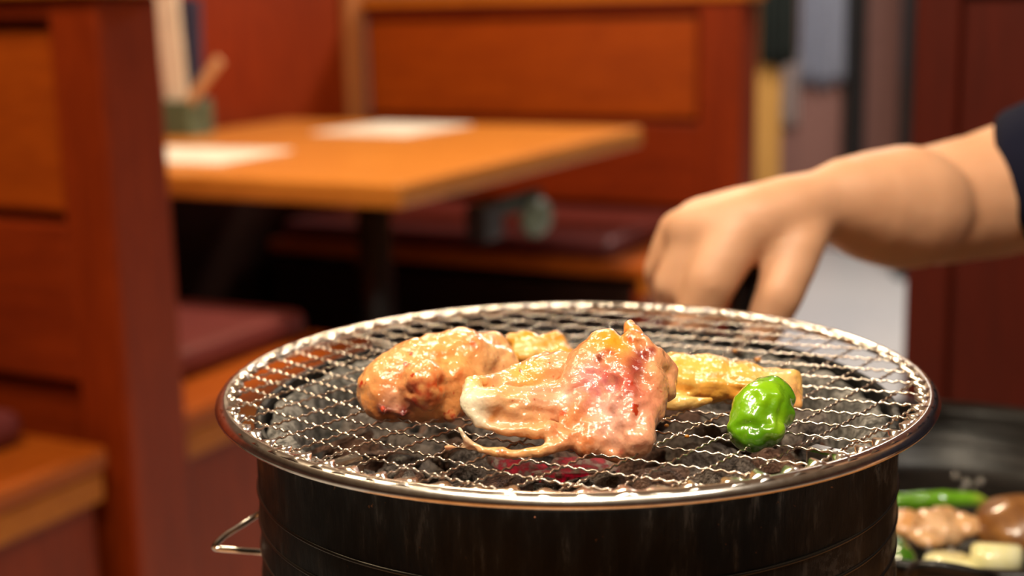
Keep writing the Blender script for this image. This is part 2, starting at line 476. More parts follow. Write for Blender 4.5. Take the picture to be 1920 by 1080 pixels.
# papers, menu stand
def sheet(name, u0, u1, v0, v1, z, label, cat, rot=0):
    o = box(name, -v1, -v0, u0, u1, z, z+.004, M['paper'], None, .001)
    c = C0+U*(u0+u1)/2+V*(v0+v1)/2
    o.location = (c.x, c.y, z); o.rotation_euler = (0, 0, -TH+rot)
    return tag(o, label, cat)
sheet('paper_menu', .10, .34, .44, .86, .7405, 'cream paper menu on the booth table near the green holder', 'menu', .06)
sheet('paper_menu', .66, .93, .38, .62, .7405, 'cream paper menu across the booth table by the far bench', 'menu', -.05)
h = empty('menu_holder', uv(.585, .893, .741), -TH)
bm = box_bm(-.043, .043, -.04, .04, 0, .006, .002)
link_bm('base', bm, M['green_holder'], h)
for nm, a in (('side', (-.043, -.037, -.04, .04)), ('side', (.037, .043, -.04, .04)), ('front', (-.037, .037, -.04, -.034)), ('back', (-.037, .037, .034, .04))):
    link_bm(nm, box_bm(*a, .006, .075, .002), M['green_holder'], h)
tag(h, 'grey-green square holder on the booth table holding menus', 'holder')
def slab(name, w_, d_, hgt, mat, loc, tilt, label, cat):
    bm = box_bm(-w_/2, w_/2, -d_/2, d_/2, 0, hgt, .002)
    o = link_bm(name, bm, M[mat]); o.location = loc; o.rotation_euler = tilt
    return tag(o, label, cat)
slab('menu_card', .060, .010, .31, 'menu_white', uv(.572, .899, .749), (0, -.05, -TH), 'tall cream menu card standing in the green holder', 'menu')
slab('menu_card', .050, .010, .28, 'menu_blue', uv(.598, .884, .749), (0, .05, -TH), 'narrow navy menu card standing in the green holder', 'menu')
slab('wooden_scoop', .024, .008, .185, 'bamboo', uv(.558, .900, .770), (0, .78, -TH), 'pale wooden stick leaning out of the green holder', 'stick')

# far end of the aisle
def abox(name, px0, px1, y0, y1, z0, z1, mat, label, cat, bev=.006):
    yc = (y0+y1)/2
    x0, x1 = at(px0, 200, yc).x, at(px1, 200, yc).x
    return tag(box(name, x0, x1, y0, y1, z0, z1, M[mat], None, bev), label, cat)
def zpy(px, py, y): return at(px, py, y).z
abox('door_post', 1402, 1462, 5.2, 5.26, 0, 2.3, 'tan_wood', 'light tan wooden post at the end of the aisle', 'post')
def cloth(name, px0, px1, y, pz0, pz1, mat, label, cat, folds=5, amp=.018):
    x0, x1 = at(px0, 100, y).x, at(px1, 100, y).x
    z0, z1 = pz0, pz1
    bm = bmesh.new(); nx, nzv = 40, 14; grid = []
    for j in range(nzv+1):
        row = []
        for i in range(nx+1):
            s = i/nx; q = j/nzv
            yy = y+amp*math.sin(s*folds*2*PI+.6*q)*(1-.5*q)
            row.append(bm.verts.new((x0+(x1-x0)*(s+(.04*math.sin(s*PI*2)*(1-q))), yy, z0+(z1-z0)*q+.01*math.sin(s*9)*(1-q))))
        grid.append(row)
    for j in range(nzv):
        for i in range(nx):
            bm.faces.new((grid[j][i], grid[j][i+1], grid[j+1][i+1], grid[j+1][i]))
    bmesh.ops.solidify(bm, geom=bm.faces[:], thickness=.008)
    return tag(link_bm(name, bm, M[mat], None, True), label, cat)
cloth('apron', 1424, 1494, 5.172, .76, 1.45, 'apron', 'dark green apron hanging against the tan post', 'apron')
cloth('work_shirt', 1500, 1585, 5.572, .66, 1.40, 'blue_cloth', 'pale blue cloth hanging on the far wall', 'cloth')
cloth('towel', 1464, 1500, 5.58, .50, .80, 'towel', 'small off-white towel hanging below the apron', 'towel', 3, .012)
abox('door_gap_1', 1583, 1617, 5.50, 5.59, 0, 2.1, 'black', None, None)  # black slab stands for the dark gap of a doorway
bpy.data.objects['door_gap_1']['kind'] = 'structure'
abox('dark_fill_2', 1690, 1760, 4.9, 5.0, 0, 2.3, 'black', None, None)  # black slab put in for a dark gap at the aisle's edge
bpy.data.objects['dark_fill_2']['kind'] = 'structure'

# tall dark partition to the right, behind the arm
p = empty('screen_panel', (.424, 1.45, 0), -TH)
link_bm('edge_post', box_bm(0, .045, -.02, .02, 0, 2.0, .004), M['dark_red'], p)
link_bm('panel', box_bm(.045, .70, -.011, .011, .10, 1.0, .002), M['dark_red'], p)
link_bm('upper_panel', box_bm(.045, .70, -.011, .011, 1.035, 1.96, .002), M['dark_red'], p)
link_bm('middle_rail', box_bm(.045, .70, -.02, .02, 1.0, 1.035, .004), M['black'], p)
link_bm('bottom_rail', box_bm(.045, .70, -.02, .02, 0, .10, .004), M['dark_red'], p)
tag(p, 'tall dark red wooden screen standing behind the bare forearm', 'screen')

# ------------------------------------------------------------------ our own table
OT = .70
ot = empty('dining_table', (0, 0, 0), -TH)
# table axes: local x = -V, local y = U
link_bm('table_top', box_bm(-.325, .10, -.25, .90, OT-.035, OT, .006), M['own_table'], ot)
link_bm('pedestal', box_bm(-.16, -.08, .26, .34, .03, OT-.036, .006), M['black'], ot)
link_bm('base_plate', box_bm(-.29, .05, .12, .48, 0, .03, .006), M['black'], ot)
tag(ot, 'brown wooden dining table carrying the charcoal stove and the black pan', 'table')

# ------------------------------------------------------------------ charcoal stove
SX, SY, NZ = .0212, .4762, .8699       # centre of the stove, height of the net
st = empty('charcoal_stove', (SX, SY, OT))
H = NZ-OT
prof = [(.100, 0), (.1105, 0), (.112, .002)]
beads = [H-.0310-.0106*k for k in range(12)]
zt = H-.0105
zs = sorted(beads)
prof += [(.112, .01+.012*k) for k in range(12) if .01+.012*k < zt-.008]
zb = H-.0070
prof += [(.112, zb-.004), (.1122, zb-.0012), (.1120, zb-.0003), (.1115, zb), (.1098, zb), (.1093, zb-.0006), (.1092, zb-.003), (.1092, .004), (.100, .004)]
def dent(i, r, z, a):
    return r+.0005*noise.noise(Vector((math.cos(a)*3, math.sin(a)*3, z*40))), z
link_bm('barrel', lathe_bm(prof, 192, dent), M['barrel'], st, True)
M['rib'] = plain('highlight_rib_metal', (.06, .055, .045), .32, .8)  # lighter metal than the barrel, so the ribs read as thin highlights
for z in zs:
    if z > .008: link_bm('rib', lathe_bm([(.1116, z-.0008), (.1124, z-.0005), (.1127, z), (.1124, z+.0005), (.1116, z+.0008)], 128), M['rib'], st, True)
def lump(i, r, z, a):
    p = Vector((math.cos(a)*r, math.sin(a)*r, z))
    k = noise.fractal(p*70, 1, 2, 4)
    return r+.0020*k, z+.0020*noise.fractal(p*90+Vector((5, 1, 2)), 1, 2, 4)
lp = [(.1085, .01), (.1085, zt-.004), (.1075, zt-.001), (.1055, zt+.0005), (.1035, zt+.0008), (.1005, zt-.0002), (.0985, zt-.003), (.0970, zt-.008), (.0960, zt-.020), (.095, zt-.045), (.095, .01)]
link_bm('lining', lathe_bm(lp, 360, lump), M['liner'], st, True)
link_bm('ash_bed', lathe_bm([(.0005, zt-.036), (.0945, zt-.036), (.0945, zt-.050), (.0005, zt-.050)], 64,
        lambda i, r, z, a: (r, z+(.004*noise.noise(Vector((r*90*math.cos(a), r*90*math.sin(a), 0))) if i < 2 else 0))), M['ash'], st, True)
for k in range(4):
    a = PI/4+k*PI/2
    bm = box_bm(-.006, .006, -.003, .003, 0, .0072, .001)
    o = link_bm('net_rest', bm, M['steel'], st); o.location = (.104*math.cos(a), .104*math.sin(a), zt-.0005); o.rotation_euler = (0, 0, a)
# wire handles
hp = [at(494, 958, .476), at(478, 968, .476), at(452, 985, .474), at(422, 1004, .472), at(404, 1021, .470), at(403, 1027, .470), at(412, 1029, .470), at(440, 1031, .471), at(478, 1034, .474), at(496, 1036, .475)]
hp = [x-st.location for x in hp]
link_bm('handle', tube_bm(smooth_path(hp, 6), .0011, 10), M['steel'], st, True)
# rusty crumbs baked on below the rim
crumb = plain('rusty_crumb', (.33, .12, .06), .8)
for px, py, r in [(541, 880, 3.5), (548, 884, 3), (560, 885, 2.5), (572, 886, 4), (580, 890, 5), (585, 884, 4), (597, 896, 3.5), (598, 890, 2.5), (996, 942, 3), (1003, 970, 1.8), (1449, 912, 3), (1500, 903, 2)]:
    y = SY-math.sqrt(max(1e-6, .1135**2-(at(px, py, .40).x-SX)**2))
    for _ in range(6): 
        x = at(px, py, y).x; y = SY-math.sqrt(max(1e-6, .1132**2-(x-SX)**2))
    bm = bmesh.new(); bmesh.ops.create_icosphere(bm, subdivisions=2, radius=pxr(r, y))
    for v in bm.verts: v.co *= 1+.5*noise.noise(v.co*900+Vector((px, 0, 0)))
    o = link_bm('baked_crumb', bm, crumb, st, True); o.location = at(px, py, y)-st.location
tag(st, 'round black metal charcoal stove with ribbed barrel and grey lining', 'stove')

# charcoal pieces
def coal_mesh(seed, flat=1):
    r = random.Random(seed); bm = bmesh.new()
    for _ in range(16):
        v = Vector((r.uniform(-1, 1), r.uniform(-.75, .75), r.uniform(-.6, .6)*flat))
        v = v*(1/max(1, v.length))
        bm.verts.new(v)
    bmesh.ops.convex_hull(bm, input=bm.verts[:])
    for v in [v for v in bm.verts if not v.link_faces]: bm.verts.remove(v)
    bmesh.ops.bevel(bm, geom=bm.edges[:], offset=.07, segments=1, affect='EDGES')
    bmesh.ops.triangulate(bm, faces=bm.faces[:])
    bmesh.ops.subdivide_edges(bm, edges=bm.edges[:], cuts=1)
    for v in bm.verts: v.co *= 1+.09*noise.noise(v.co*3+Vector((seed, 0, 0)))
    me = bpy.data.meshes.new('charcoal'); bm.to_mesh(me); bm.free(); return me
coal_sets = {k: [coal_mesh(10*i+j) for j in range(6)] for i, k in enumerate(('coal_grey', 'coal_brown', 'coal_black'))}
for k, l in coal_sets.items():
    for me in l: me.materials.append(M[k])
LBL = {'coal_grey': 'ash-grey lump of charcoal lying in the stove', 'coal_brown': 'brown burnt lump of charcoal lying in the stove', 'coal_black': 'black lump of charcoal lying in the stove'}
rc = random.Random(3)
top = NZ-.0105
def coal(kind, x, y, z, s, rot):
    me = coal_sets[kind][rc.randrange(6)]
    o = bpy.data.objects.new('charcoal', me); COL.objects.link(o)
    o.location = (SX+x, SY+y, z); o.scale = (s,)*3 if isinstance(s, float) else s; o.rotation_euler = rot
    tag(o, LBL[kind], 'charcoal', 'charcoal lumps in the stove')
    if not isinstance(s, float) or s < .009: tag(o, LBL[kind].replace('lump', 'small broken bit'), 'charcoal', 'small charcoal bits in the stove')
    return o
for layer, (n, z0, rmax) in enumerate(((50, top-.029, .081), (64, top-.0150, .084))):
    for i in range(n):
        rr = rmax*math.sqrt((i+.5)/n); a = i*2.39996+layer*1.3
        s = rc.uniform(.011, .017)
        x, y = rr*math.cos(a), rr*math.sin(a)
        kind = rc.choices(('coal_grey', 'coal_brown', 'coal_black'), (.46, .34, .20))[0]
        if layer == 1 and y > .05 and rc.random() < .35: continue
        coal(kind, x, y, z0+rc.uniform(-.003, .003), s, (rc.uniform(-.5, .5), rc.uniform(-.5, .5), rc.uniform(0, 6)))
# small broken bits along the front
for i in range(34):
    a = rc.uniform(-2.9, -.25); rr = rc.uniform(.060, .089)
    coal(rc.choice(('coal_brown', 'coal_black', 'coal_grey')), rr*math.cos(a), rr*math.sin(a), top-.009+rc.uniform(-.002, .001), rc.uniform(.004, .008), (rc.uniform(-1, 1), rc.uniform(-1, 1), rc.uniform(0, 6)))
for j, (px, py, s) in enumerate(((985, 886, .010), (1090, 884, .010), (1045, 893, .008))):
    q = onz(px, py, top-.012)
    o = link_mesh('ember', coal_mesh(77+j, .7), M['ember']); o.location = q; o.scale = (s*1.4, s, s); o.rotation_euler = (.3, .2, j*.4)
    tag(o, 'glowing red ember among the charcoal at the front of the stove', 'ember', 'red embers')

# ------------------------------------------------------------------ grill net
RN = .125
net = empty('grill_net', (SX, SY, NZ))
# rolled rim
seg = 480
pr = [(RN-.0050, .0004), (RN-.0040, .0012), (RN-.0028, .0013), (RN-.0012, .0003), (RN-.0002, -.0010), (RN, -.0018), (RN-.0004, -.0026), (RN-.0014, -.0031), (RN-.0028, -.0030), (RN-.0040, -.0020), (RN-.0048, -.0006)]
link_bm('rim', lathe_bm(pr, seg), M['rim'], net, True)
# crimped band that clamps the wire ends
def band(i, r, z, a):
    w1 = math.sin(a*74); w2 = noise.noise(Vector((math.cos(a)*16, math.sin(a)*16, 1)))
    w3 = noise.noise(Vector((math.cos(a)*34, math.sin(a)*34, 4)))
    inn = i in (2, 3)
    return r-(.0013*w1+.0010*w3 if inn else 0), z+(.0005*w1+.0009*w2+.0007*w3)*(1 if inn else .55)
link_bm('clamp_band', lathe_bm([(RN-.0016, .0006), (RN-.0048, .0010), (RN-.0072, .0006), (RN-.0072, -.0006), (RN-.0048, -.0008), (RN-.0016, -.0008)], 960, band), M['rim'], net, True)
RW = RN-.0035
def wire(pts_fn, lo, hi, phase):
    # pts_fn(t) in mm -> keep the part inside the ring, crimp it
    pts = []; L = 0; prev = None; t = lo; out = []
    while t <= hi:
        x, y = pts_fn(t)
        if x*x+y*y <= (RW*1000)**2:
            if prev: L += math.hypot(x-prev[0], y-prev[1])
            prev = (x, y); out.append((x, y, L))
        t += .42
    if len(out) < 12: return
    # resample every ~1/6 crimp
    P = 4.05; res = []; nxt = 0
    for x, y, l in out:
        if l >= nxt:
            ph = 2*PI*l/P+phase
            s = math.sin(ph); s = max(-1, min(1, 1.35*s))
            sag = -.0011*(1-(x*x+y*y)/(RW*1000)**2)+.0008*noise.noise(Vector((x*.02, y*.02, 3)))
            lat = .10*math.sin(ph+.6)
            dx, dy = 1, 0
            res.append(Vector((x*.001, (y+lat)*.001, sag+.00024*s)))
            nxt += P/7
    if len(res) < 4: return
    link_bm('wire', tube_bm(res, .00039, 6), M['wire'], net, True)
def gB(x):
    # slope bends from -1.05 at the left to -.43 at the right
    k = 26.0
    return -.43*x-.62*(-k*math.log(1+math.exp(-(x+38)/k))) if False else -.43*x+.62*k*math.log(1+math.exp(-(x+38)/k))
for i in range(-12, 13):
    c = i*19.6-3
    wire(lambda t, c=c: (t, 1.27*t+c+4*math.sin(t*.012+c*.02)), -126, 126, i*PI)
for i in range(-16, 17):
    c = i*15.2+4
    wire(lambda t, c=c: (t, gB(t)+c), -126, 126, i*PI+PI/2)
tag(net, 'round crimped steel wire grill net with polished rim on the stove', 'grill net')

# ------------------------------------------------------------------ food on the net
DD = [0]
def P(px, py, d, r): d = d+DD[0]; return (at(px, py, d), pxr(r, d))
Q = lambda ax, deg: Quaternion(ax, math.radians(deg))
def ell(bl, px, py, d, rx, ry, rd, deg=0):
    # ellipsoid: rx, ry half sizes across (pixel scale at that distance), rd half depth in metres
    d = d+DD[0]
    bl.ball(at(px, py, d), (pxr(rx, d), rd, pxr(ry, d)), Q((0, 1, 0), deg))
def seg_d(p, a, b_):
    ab = b_-a
    t = max(0, min(1, (p-a).dot(ab)/max(1e-12, ab.length_squared))); return (p-a-ab*t).length
def creased(noise_fn, creases=(), dents=()):
    def mk(hit):
        C = [(hit(*a), hit(*q), k, w_) for a, q, k, w_ in creases]
        D = [(hit(*a), k, w_) for a, k, w_ in dents]
        def f(p, n):
            d = noise_fn(p)
            q = p+Vector((noise.noise(p*150), noise.noise(p*150+Vector((3, 0, 0))), noise.noise(p*150+Vector((0, 5, 0)))))*.0009
            for a, e, k, w_ in C: d -= k*math.exp(-(seg_d(q, a, e)/w_)**2)
            for a, k, w_ in D: d -= k*math.exp(-((p-a).length/w_)**2)
            return d
        return f
    return mk

# plump piece with bone ends
DD[0] = -.008
b1 = Blob()
b1.chain([P(728, 728, .452, 62), P(790, 705, .458, 76), P(870, 684, .466, 70), P(925, 690, .470, 54)])
b1.chain([P(722, 748, .447, 46), P(770, 757, .446, 40), P(835, 750, .448, 42), P(880, 725, .455, 42)])
b1.ball(*P(795, 725, .444, 50)); b1.ball(*P(850, 715, .452, 50))
b1.ball(*P(870, 632, .468, 20)); b1.ball(*P(871, 621, .468, 9))
b1.ball(*P(900, 665, .470, 46)); b1.ball(*P(925, 655, .474, 34)); b1.ball(*P(940, 672, .472, 34)); b1.ball(*P(945, 695, .470, 34)); b1.ball(*P(845, 776, .443, 16))
b1.ball(*P(722, 768, .438, 14)); b1.ball(*P(757, 775, .438, 14))
red = (.60, .035, .004); rb = (.74, .12, .012)
c1 = spots((.90, .43, .155), [((700, 690), .011, (.92, .47, .17), .8), ((735, 760), .010, (.80, .30, .13), .8), ((700, 785), .009, (.62, .20, .03), .8),
    ((930, 660), .010, (.94, .55, .26), .8), ((850, 775), .007, (.64, .25, .08), .7), ((840, 650), .010, (.90, .42, .12), .7), ((880, 745), .006, (.70, .25, .06), .7),
    ((800, 732), .0058, red, .95), ((775, 738), .0040, red, .85), ((825, 725), .0045, rb, .85), ((782, 758), .0036, red, .7), ((805, 680), .0030, rb, .7), ((830, 683), .0034, rb, .7), ((750, 697), .0026, red, .7),
    ((885, 640), .0034, rb, .75), ((895, 630), .003, rb, .6), ((925, 692), .0012, red, .8), ((885, 645), .0016, red, .7), ((860, 705), .003, rb, .35), ((735, 685), .003, rb, .4), ((870, 705), .002, rb, .4), ((1000, 700), .002, rb, .3),
    ((722, 766), .0036, (.16, .010, .012), 1), ((757, 774), .0038, (.16, .010, .012), 1), ((740, 764), .0016, (.86, .44, .30), .8), ((735, 745), .003, (.88, .46, .28), .6)])
o = recentre(link_mesh('chicken_wing_piece', b1.solid(.0009, 4, .5, creased(lambda p: .0011*fbm(p, 90, 3)+.0005*fbm(p, 260, 2),
    [((760, 705), (765, 735), .0012, .0015), ((765, 735), (830, 722), .0014, .002), ((830, 722), (880, 715), .0010, .0018)], [((722, 766), .0030, .0030), ((757, 774), .0030, .0030)]), c1), M['chicken'], None, True))
tag(o, 'plump glazed chicken piece with two cut bone ends on the net', 'chicken')

# big folded piece in the middle
DD[0] = -.013
b2 = Blob()
b2.chain([P(1132, 652, .434, 38), P(1160, 710, .426, 58), P(1178, 770, .416, 60), P(1188, 822, .408, 42)])
b2.chain([P(1130, 645, .436, 30), P(1105, 692, .430, 50), P(1085, 762, .420, 54), P(1100, 828, .409, 34)])
b2.ball(*P(1190, 648, .432, 30)); b2.chain([P(1192, 650, .433, 24), P(1188, 628, .435, 17), P(1182, 608, .440, 8)]); b2.ball(*P(1208, 640, .430, 16))
b2.chain([P(1215, 680, .430, 40), P(1243, 695, .432, 28), P(1250, 735, .427, 20)])
b2.chain([P(1215, 720, .422, 42), P(1222, 770, .416, 26)])
b2.chain([P(1050, 692, .438, 38), P(990, 724, .436, 44), P(930, 740, .432, 38), P(900, 740, .428, 32)])
b2.chain([P(1040, 762, .424, 52), P(980, 772, .416, 46), P(925, 766, .414, 42), P(892, 756, .414, 30)])
b2.chain([P(884, 722, .420, 20), P(878, 758, .413, 18), P(898, 790, .409, 16), P(945, 806, .408, 14), P(1000, 810, .408, 14), P(1040, 806, .409, 20)])
b2.chain([P(890, 714, .424, 15), P(930, 716, .432, 19), P(985, 694, .438, 20), P(1030, 682, .442, 24)])
DD[0] = -.007
b2.chain([P(862, 803, .400, 6), P(874, 825, .399, 10), P(905, 843, .398, 10), P(960, 851, .397, 9.5), P(1015, 847, .398, 11), P(1060, 825, .401, 20)])
b2.chain([P(834, 838, .399, 4.5), P(862, 840, .399, 6), P(890, 842, .399, 7)])
b2.ball(*P(1135, 815, .405, 40))
b2.chain([P(1090, 838, .402, 18), P(1120, 845, .402, 14), P(1160, 850, .400, 16), P(1190, 846, .400, 16)])
pu = (.27, .004, .012)
c2 = spots((.88, .41, .20), [((1138, 640), .0085, (.92, .36, .006), 1), ((1185, 612), .0045, (.85, .30, .02), .8), ((1095, 680), .008, (.86, .40, .19), .8), ((1150, 675), .005, (.80, .22, .03), .6),
    ((900, 722), .008, (.92, .58, .13), .85), ((872, 758), .0085, (.98, .88, .68), .97), ((888, 790), .007, (.97, .86, .64), .95), ((950, 820), .005, (.95, .74, .46), .7),
    ((935, 782), .0042, (.72, .23, .015), .9), ((985, 695), .006, (.90, .50, .08), .8), ((1000, 745), .009, (.88, .48, .32), .8), ((950, 740), .006, (.90, .52, .20), .6), ((1000, 790), .007, (.90, .46, .18), .7),
    ((1130, 735), .0070, (.76, .17, .24), .95), ((1108, 705), .0060, (.82, .30, .31), .8), ((1148, 775), .0080, (.95, .60, .54), .9), ((1190, 805), .009, (.88, .42, .28), .75), ((1215, 745), .008, (.84, .31, .19), .75), ((1245, 700), .006, (.90, .44, .20), .8),
    ((1178, 718), .0058, (.48, .035, .03), .8), ((1190, 692), .0042, pu, .8), ((1205, 668), .0030, pu, .9), ((1220, 655), .0018, pu, .85), ((1196, 680), .0026, pu, .8), ((1180, 640), .0022, (.50, .03, .008), .6), ((1192, 628), .0026, (.55, .04, .006), .85), ((1192, 630), .0011, (.86, .36, .08), .9),
    ((1080, 780), .0065, (.82, .28, .09), .75), ((1050, 800), .0035, (.62, .12, .02), .6), ((1100, 845), .006, (.62, .14, .02), .8), ((1122, 668), .0018, (.22, .012, .008), .9), ((1145, 660), .0020, (.26, .015, .01), .8),
    ((930, 842), .006, (.90, .52, .20), .85), ((1000, 842), .005, (.90, .52, .20), .8), ((1060, 742), .0032, (.96, .76, .62), .8), ((1140, 703), .0016, red, .8), ((1083, 727), .0011, red, .8), ((1055, 772), .0010, red, .8), ((1120, 742), .0010, red, .8), ((1165, 846), .0011, red, .8), ((1056, 705), .0012, rb, .7), ((948, 845), .0013, rb, .7), ((1268, 685), .0012, red, .6)])
cr2 = [((1150, 715), (1085, 790), .0020, .0020), ((1050, 728), (950, 735), .0010, .0014), ((1040, 775), (985, 768), .0011, .0014), ((1208, 700), (1195, 800), .0012, .0018), ((1062, 750), (1040, 820), .0015, .0018),
    ((1160, 750), (1135, 810), .0010, .0013), ((1200, 645), (1215, 690), .0012, .0014), ((1100, 722), (1010, 742), .0009, .0012), ((1020, 755), (960, 755), .0007, .0010), ((1180, 740), (1165, 820), .0007, .0010), ((1120, 700), (1060, 715), .0009, .0012), ((1110, 775), (1085, 825), .0009, .0012)]
o = recentre(link_mesh('folded_chicken_piece', b2.solid(.0008, 3, .5, creased(lambda p: .0009*fbm(p, 100, 3)+.0004*fbm(p, 300, 2), cr2, [((930, 778), .0026, .0042)]), c2), M['chicken'], None, True))
tag(o, 'large folded raw chicken piece with pink and purple flesh and curled skin strip', 'chicken')

# small yellow piece behind
DD[0] = .006
b3 = Blob()
b3.chain([P(958, 636, .492, 14), P(985, 636, .494, 17), P(1010, 642, .495, 14), P(1040, 636, .497, 15), P(1050, 648, .496, 12)])
ell(b3, 1010, 660, .490, 56, 26, .012, 8); ell(b3, 1050, 667, .488, 32, 22, .010, 15); ell(b3, 985, 662, .484, 38, 18, .008)
c3 = spots((.84, .42, .08), [((990, 634), .006, (.84, .40, .02), .9), ((1040, 634), .005, (.82, .36, .02), .9), ((1010, 665), .006, (.92, .60, .20), .85)])
o = recentre(link_mesh('chicken_skin_piece', b3.solid(.0009, 2, .5, creased(lambda p: .0011*fbm(p, 130, 3)+.0005*fbm(p, 350, 2), [((960, 650), (1040, 648), .0022, .0016)]), c3), M['skin_yellow'], None, True))
tag(o, 'small wrinkled yellow skin scrap lying behind the plump chicken piece', 'chicken')

# long yellow piece
DD[0] = -.009
b4 = Blob()
ell(b4, 1270, 712, .462, 64, 52, .014, 5); ell(b4, 1330, 710, .462, 64, 46, .014, 8); ell(b4, 1400, 722, .458, 64, 42, .013, 10); ell(b4, 1455, 728, .455, 44, 36, .012, 14)
b4.chain([P(1478, 715, .455, 26), P(1490, 742, .450, 17), P(1494, 758, .446, 11)])
b4.chain([P(1250, 752, .446, 18), P(1290, 754, .445, 16), P(1330, 750, .445, 11)])
b4.chain([P(1225, 702, .462, 44), P(1240, 742, .452, 26)])
c4 = spots((.92, .54, .12), [((1300, 690), .011, (.93, .58, .13), .8), ((1390, 748), .008, (.82, .32, .03), .85), ((1330, 738), .005, (.85, .40, .05), .7), ((1280, 757), .007, (.94, .66, .24), .85),
    ((1460, 708), .008, (.94, .60, .26), .8), ((1494, 750), .006, (.88, .42, .15), .85), ((1260, 680), .006, (.90, .50, .08), .7)])
o = recentre(link_mesh('chicken_skin_piece', b4.solid(.0009, 3, .5, creased(lambda p: .0010*fbm(p, 80, 3)+.0005*fbm(p, 260, 2), [((1260, 735), (1420, 735), .0022, .0018), ((1280, 700), (1400, 712), .0008, .0012), ((1280, 680), (1380, 695), .0007, .0012)]), c4), M['skin_yellow'], None, True))
tag(o, 'long pale yellow chicken skin strip lying behind the green pepper', 'chicken')

# green pepper
DD[0] = -.012
b5 = Blob()
b5.chain([P(1398, 812, .413, 36), P(1414, 796, .415, 50), P(1428, 770, .419, 60), P(1440, 750, .423, 50)])
b5.ball(*P(1428, 734, .424, 24)); b5.ball(*P(1470, 746, .422, 24)); b5.ball(*P(1386, 806, .413, 26)); b5.ball(*P(1412, 822, .410, 30)); b5.ball(*P(1438, 806, .411, 36)); b5.ball(*P(1460, 775, .417, 32))
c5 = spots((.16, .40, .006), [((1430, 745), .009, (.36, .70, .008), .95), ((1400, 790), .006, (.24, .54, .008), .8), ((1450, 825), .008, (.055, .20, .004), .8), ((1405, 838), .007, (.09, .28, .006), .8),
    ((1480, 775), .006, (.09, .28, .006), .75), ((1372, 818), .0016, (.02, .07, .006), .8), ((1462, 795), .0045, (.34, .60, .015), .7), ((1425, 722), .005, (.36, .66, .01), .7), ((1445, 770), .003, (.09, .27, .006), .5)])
o = recentre(link_mesh('green_pepper', b5.solid(.0008, 4, .5, creased(lambda p: .0007*noise.noise(p*120)+.0004*noise.noise(p*300), [((1418, 740), (1395, 790), .0007, .0012), ((1448, 745), (1440, 790), .0007, .0013), ((1440, 790), (1415, 800), .0007, .0012), ((1468, 755), (1462, 800), .0007, .0012), ((1380, 800), (1410, 790), .0007, .0010)]), c5), M['pepper'], None, True))
tag(o, 'bright green wrinkled pepper lying on the grill net', 'pepper')
DD[0] = 0
# sauce drips stuck on the wires
for px, py, r in ((1421, 674, 6), (1378, 658, 4), (1288, 818, 4), (1250, 798, 4)):
    q = onz(px, py, NZ)
    bm = bmesh.new(); bmesh.ops.create_uvsphere(bm, u_segments=14, v_segments=10, radius=pxr(r, q.y), matrix=Matrix.Diagonal((1.2, 1, .9, 1)))
    me = bpy.data.meshes.new('sauce_drop'); bm.to_mesh(me); bm.free()
    o = link_mesh('sauce_drop', me, None, None, True); o.location = q
    if 'sauce' not in M: M['sauce'] = plain('amber_sauce', (.55, .20, .02), .15, 0, Coat_Weight=1.0)
    me.materials.append(M['sauce'])
    tag(o, 'amber sauce drop clinging to the wires of the net', 'drop', 'sauce drops on the net')

# ------------------------------------------------------------------ black pan on the right
PX_, PY_ = .235, .703
pn = empty('iron_pan', (PX_, PY_, OT))
RP = .136
link_bm('bowl', lathe_bm([(.001, .002), (RP-.030, .002), (RP-.010, .016), (RP-.003, .046), (RP+.002, .050), (RP, .0525), (RP-.005, .052), (RP-.0085, .046), (RP-.015, .018), (RP-.034, .007), (.001, .007)], 128), M['iron'], pn, True)
hq = [(1712, 1112, .577), (1704, 1090, .572), (1712, 1068, .567), (1738, 1060, .562), (1790, 1066, .560), (1850, 1080, .560), (1885, 1094, .564), (1892, 1110, .570)]
link_bm('handle', tube_bm(smooth_path([at(*q)-pn.location for q in hq], 6), .0024, 10), M['iron'], pn, True)
tag(pn, 'round black iron pan full of food beside the charcoal stove', 'pan')
g0 = (.20, .42, .02)
bl = Blob(); bl.chain([P(1600, 950, .735, 11), P(1680, 942, .735, 18), P(1780, 937, .737, 19), P(1830, 938, .738, 15), P(1848, 941, .738, 8)])
o = recentre(link_mesh('green_pepper', bl.solid(.0014, 3, .5, lambda h_: (lambda p, n: .0006*fbm(p, 120, 2)), spots((.17, .42, .02), [((1845, 940), .006, (.45, .52, .06), .8)])), M['pepper'], None, True))
tag(o, 'long green chilli lying in the black pan', 'pepper')
bl = Blob(); bl.chain([P(1690, 1080, .610, 30), P(1692, 1050, .62, 28), P(1680, 1020, .635, 18)])
o = recentre(link_mesh('green_pepper', bl.solid(.0014, 3, .5, lambda h_: (lambda p, n: .0006*fbm(p, 120, 2)), spots((.06, .17, .012), [])), M['pepper'], None, True))
tag(o, 'dark green pepper in the pan beside the barrel of the stove', 'pepper')
bl = Blob()
for px, py, d, rx, ry, rd in ((1700, 985, .69, 46, 26, .012), (1760, 992, .672, 52, 34, .014), (1805, 985, .675, 34, 26, .012), (1735, 1010, .655, 38, 20, .010), (1780, 965, .69, 34, 14, .010)): ell(bl, px, py, d, rx, ry, rd, 8)
o = recentre(link_mesh('cooked_chicken', bl.solid(.0014, 3, .5, lambda h_: (lambda p, n: .0022*fbm(p, 90, 3)), spots((.78, .46, .22), [((1760, 990), .012, (.86, .60, .38), .8), ((1700, 975), .010, (.74, .38, .13), .8)])), M['pan_meat'], None, True))
tag(o, 'browned chicken pieces lying in the black pan', 'chicken')
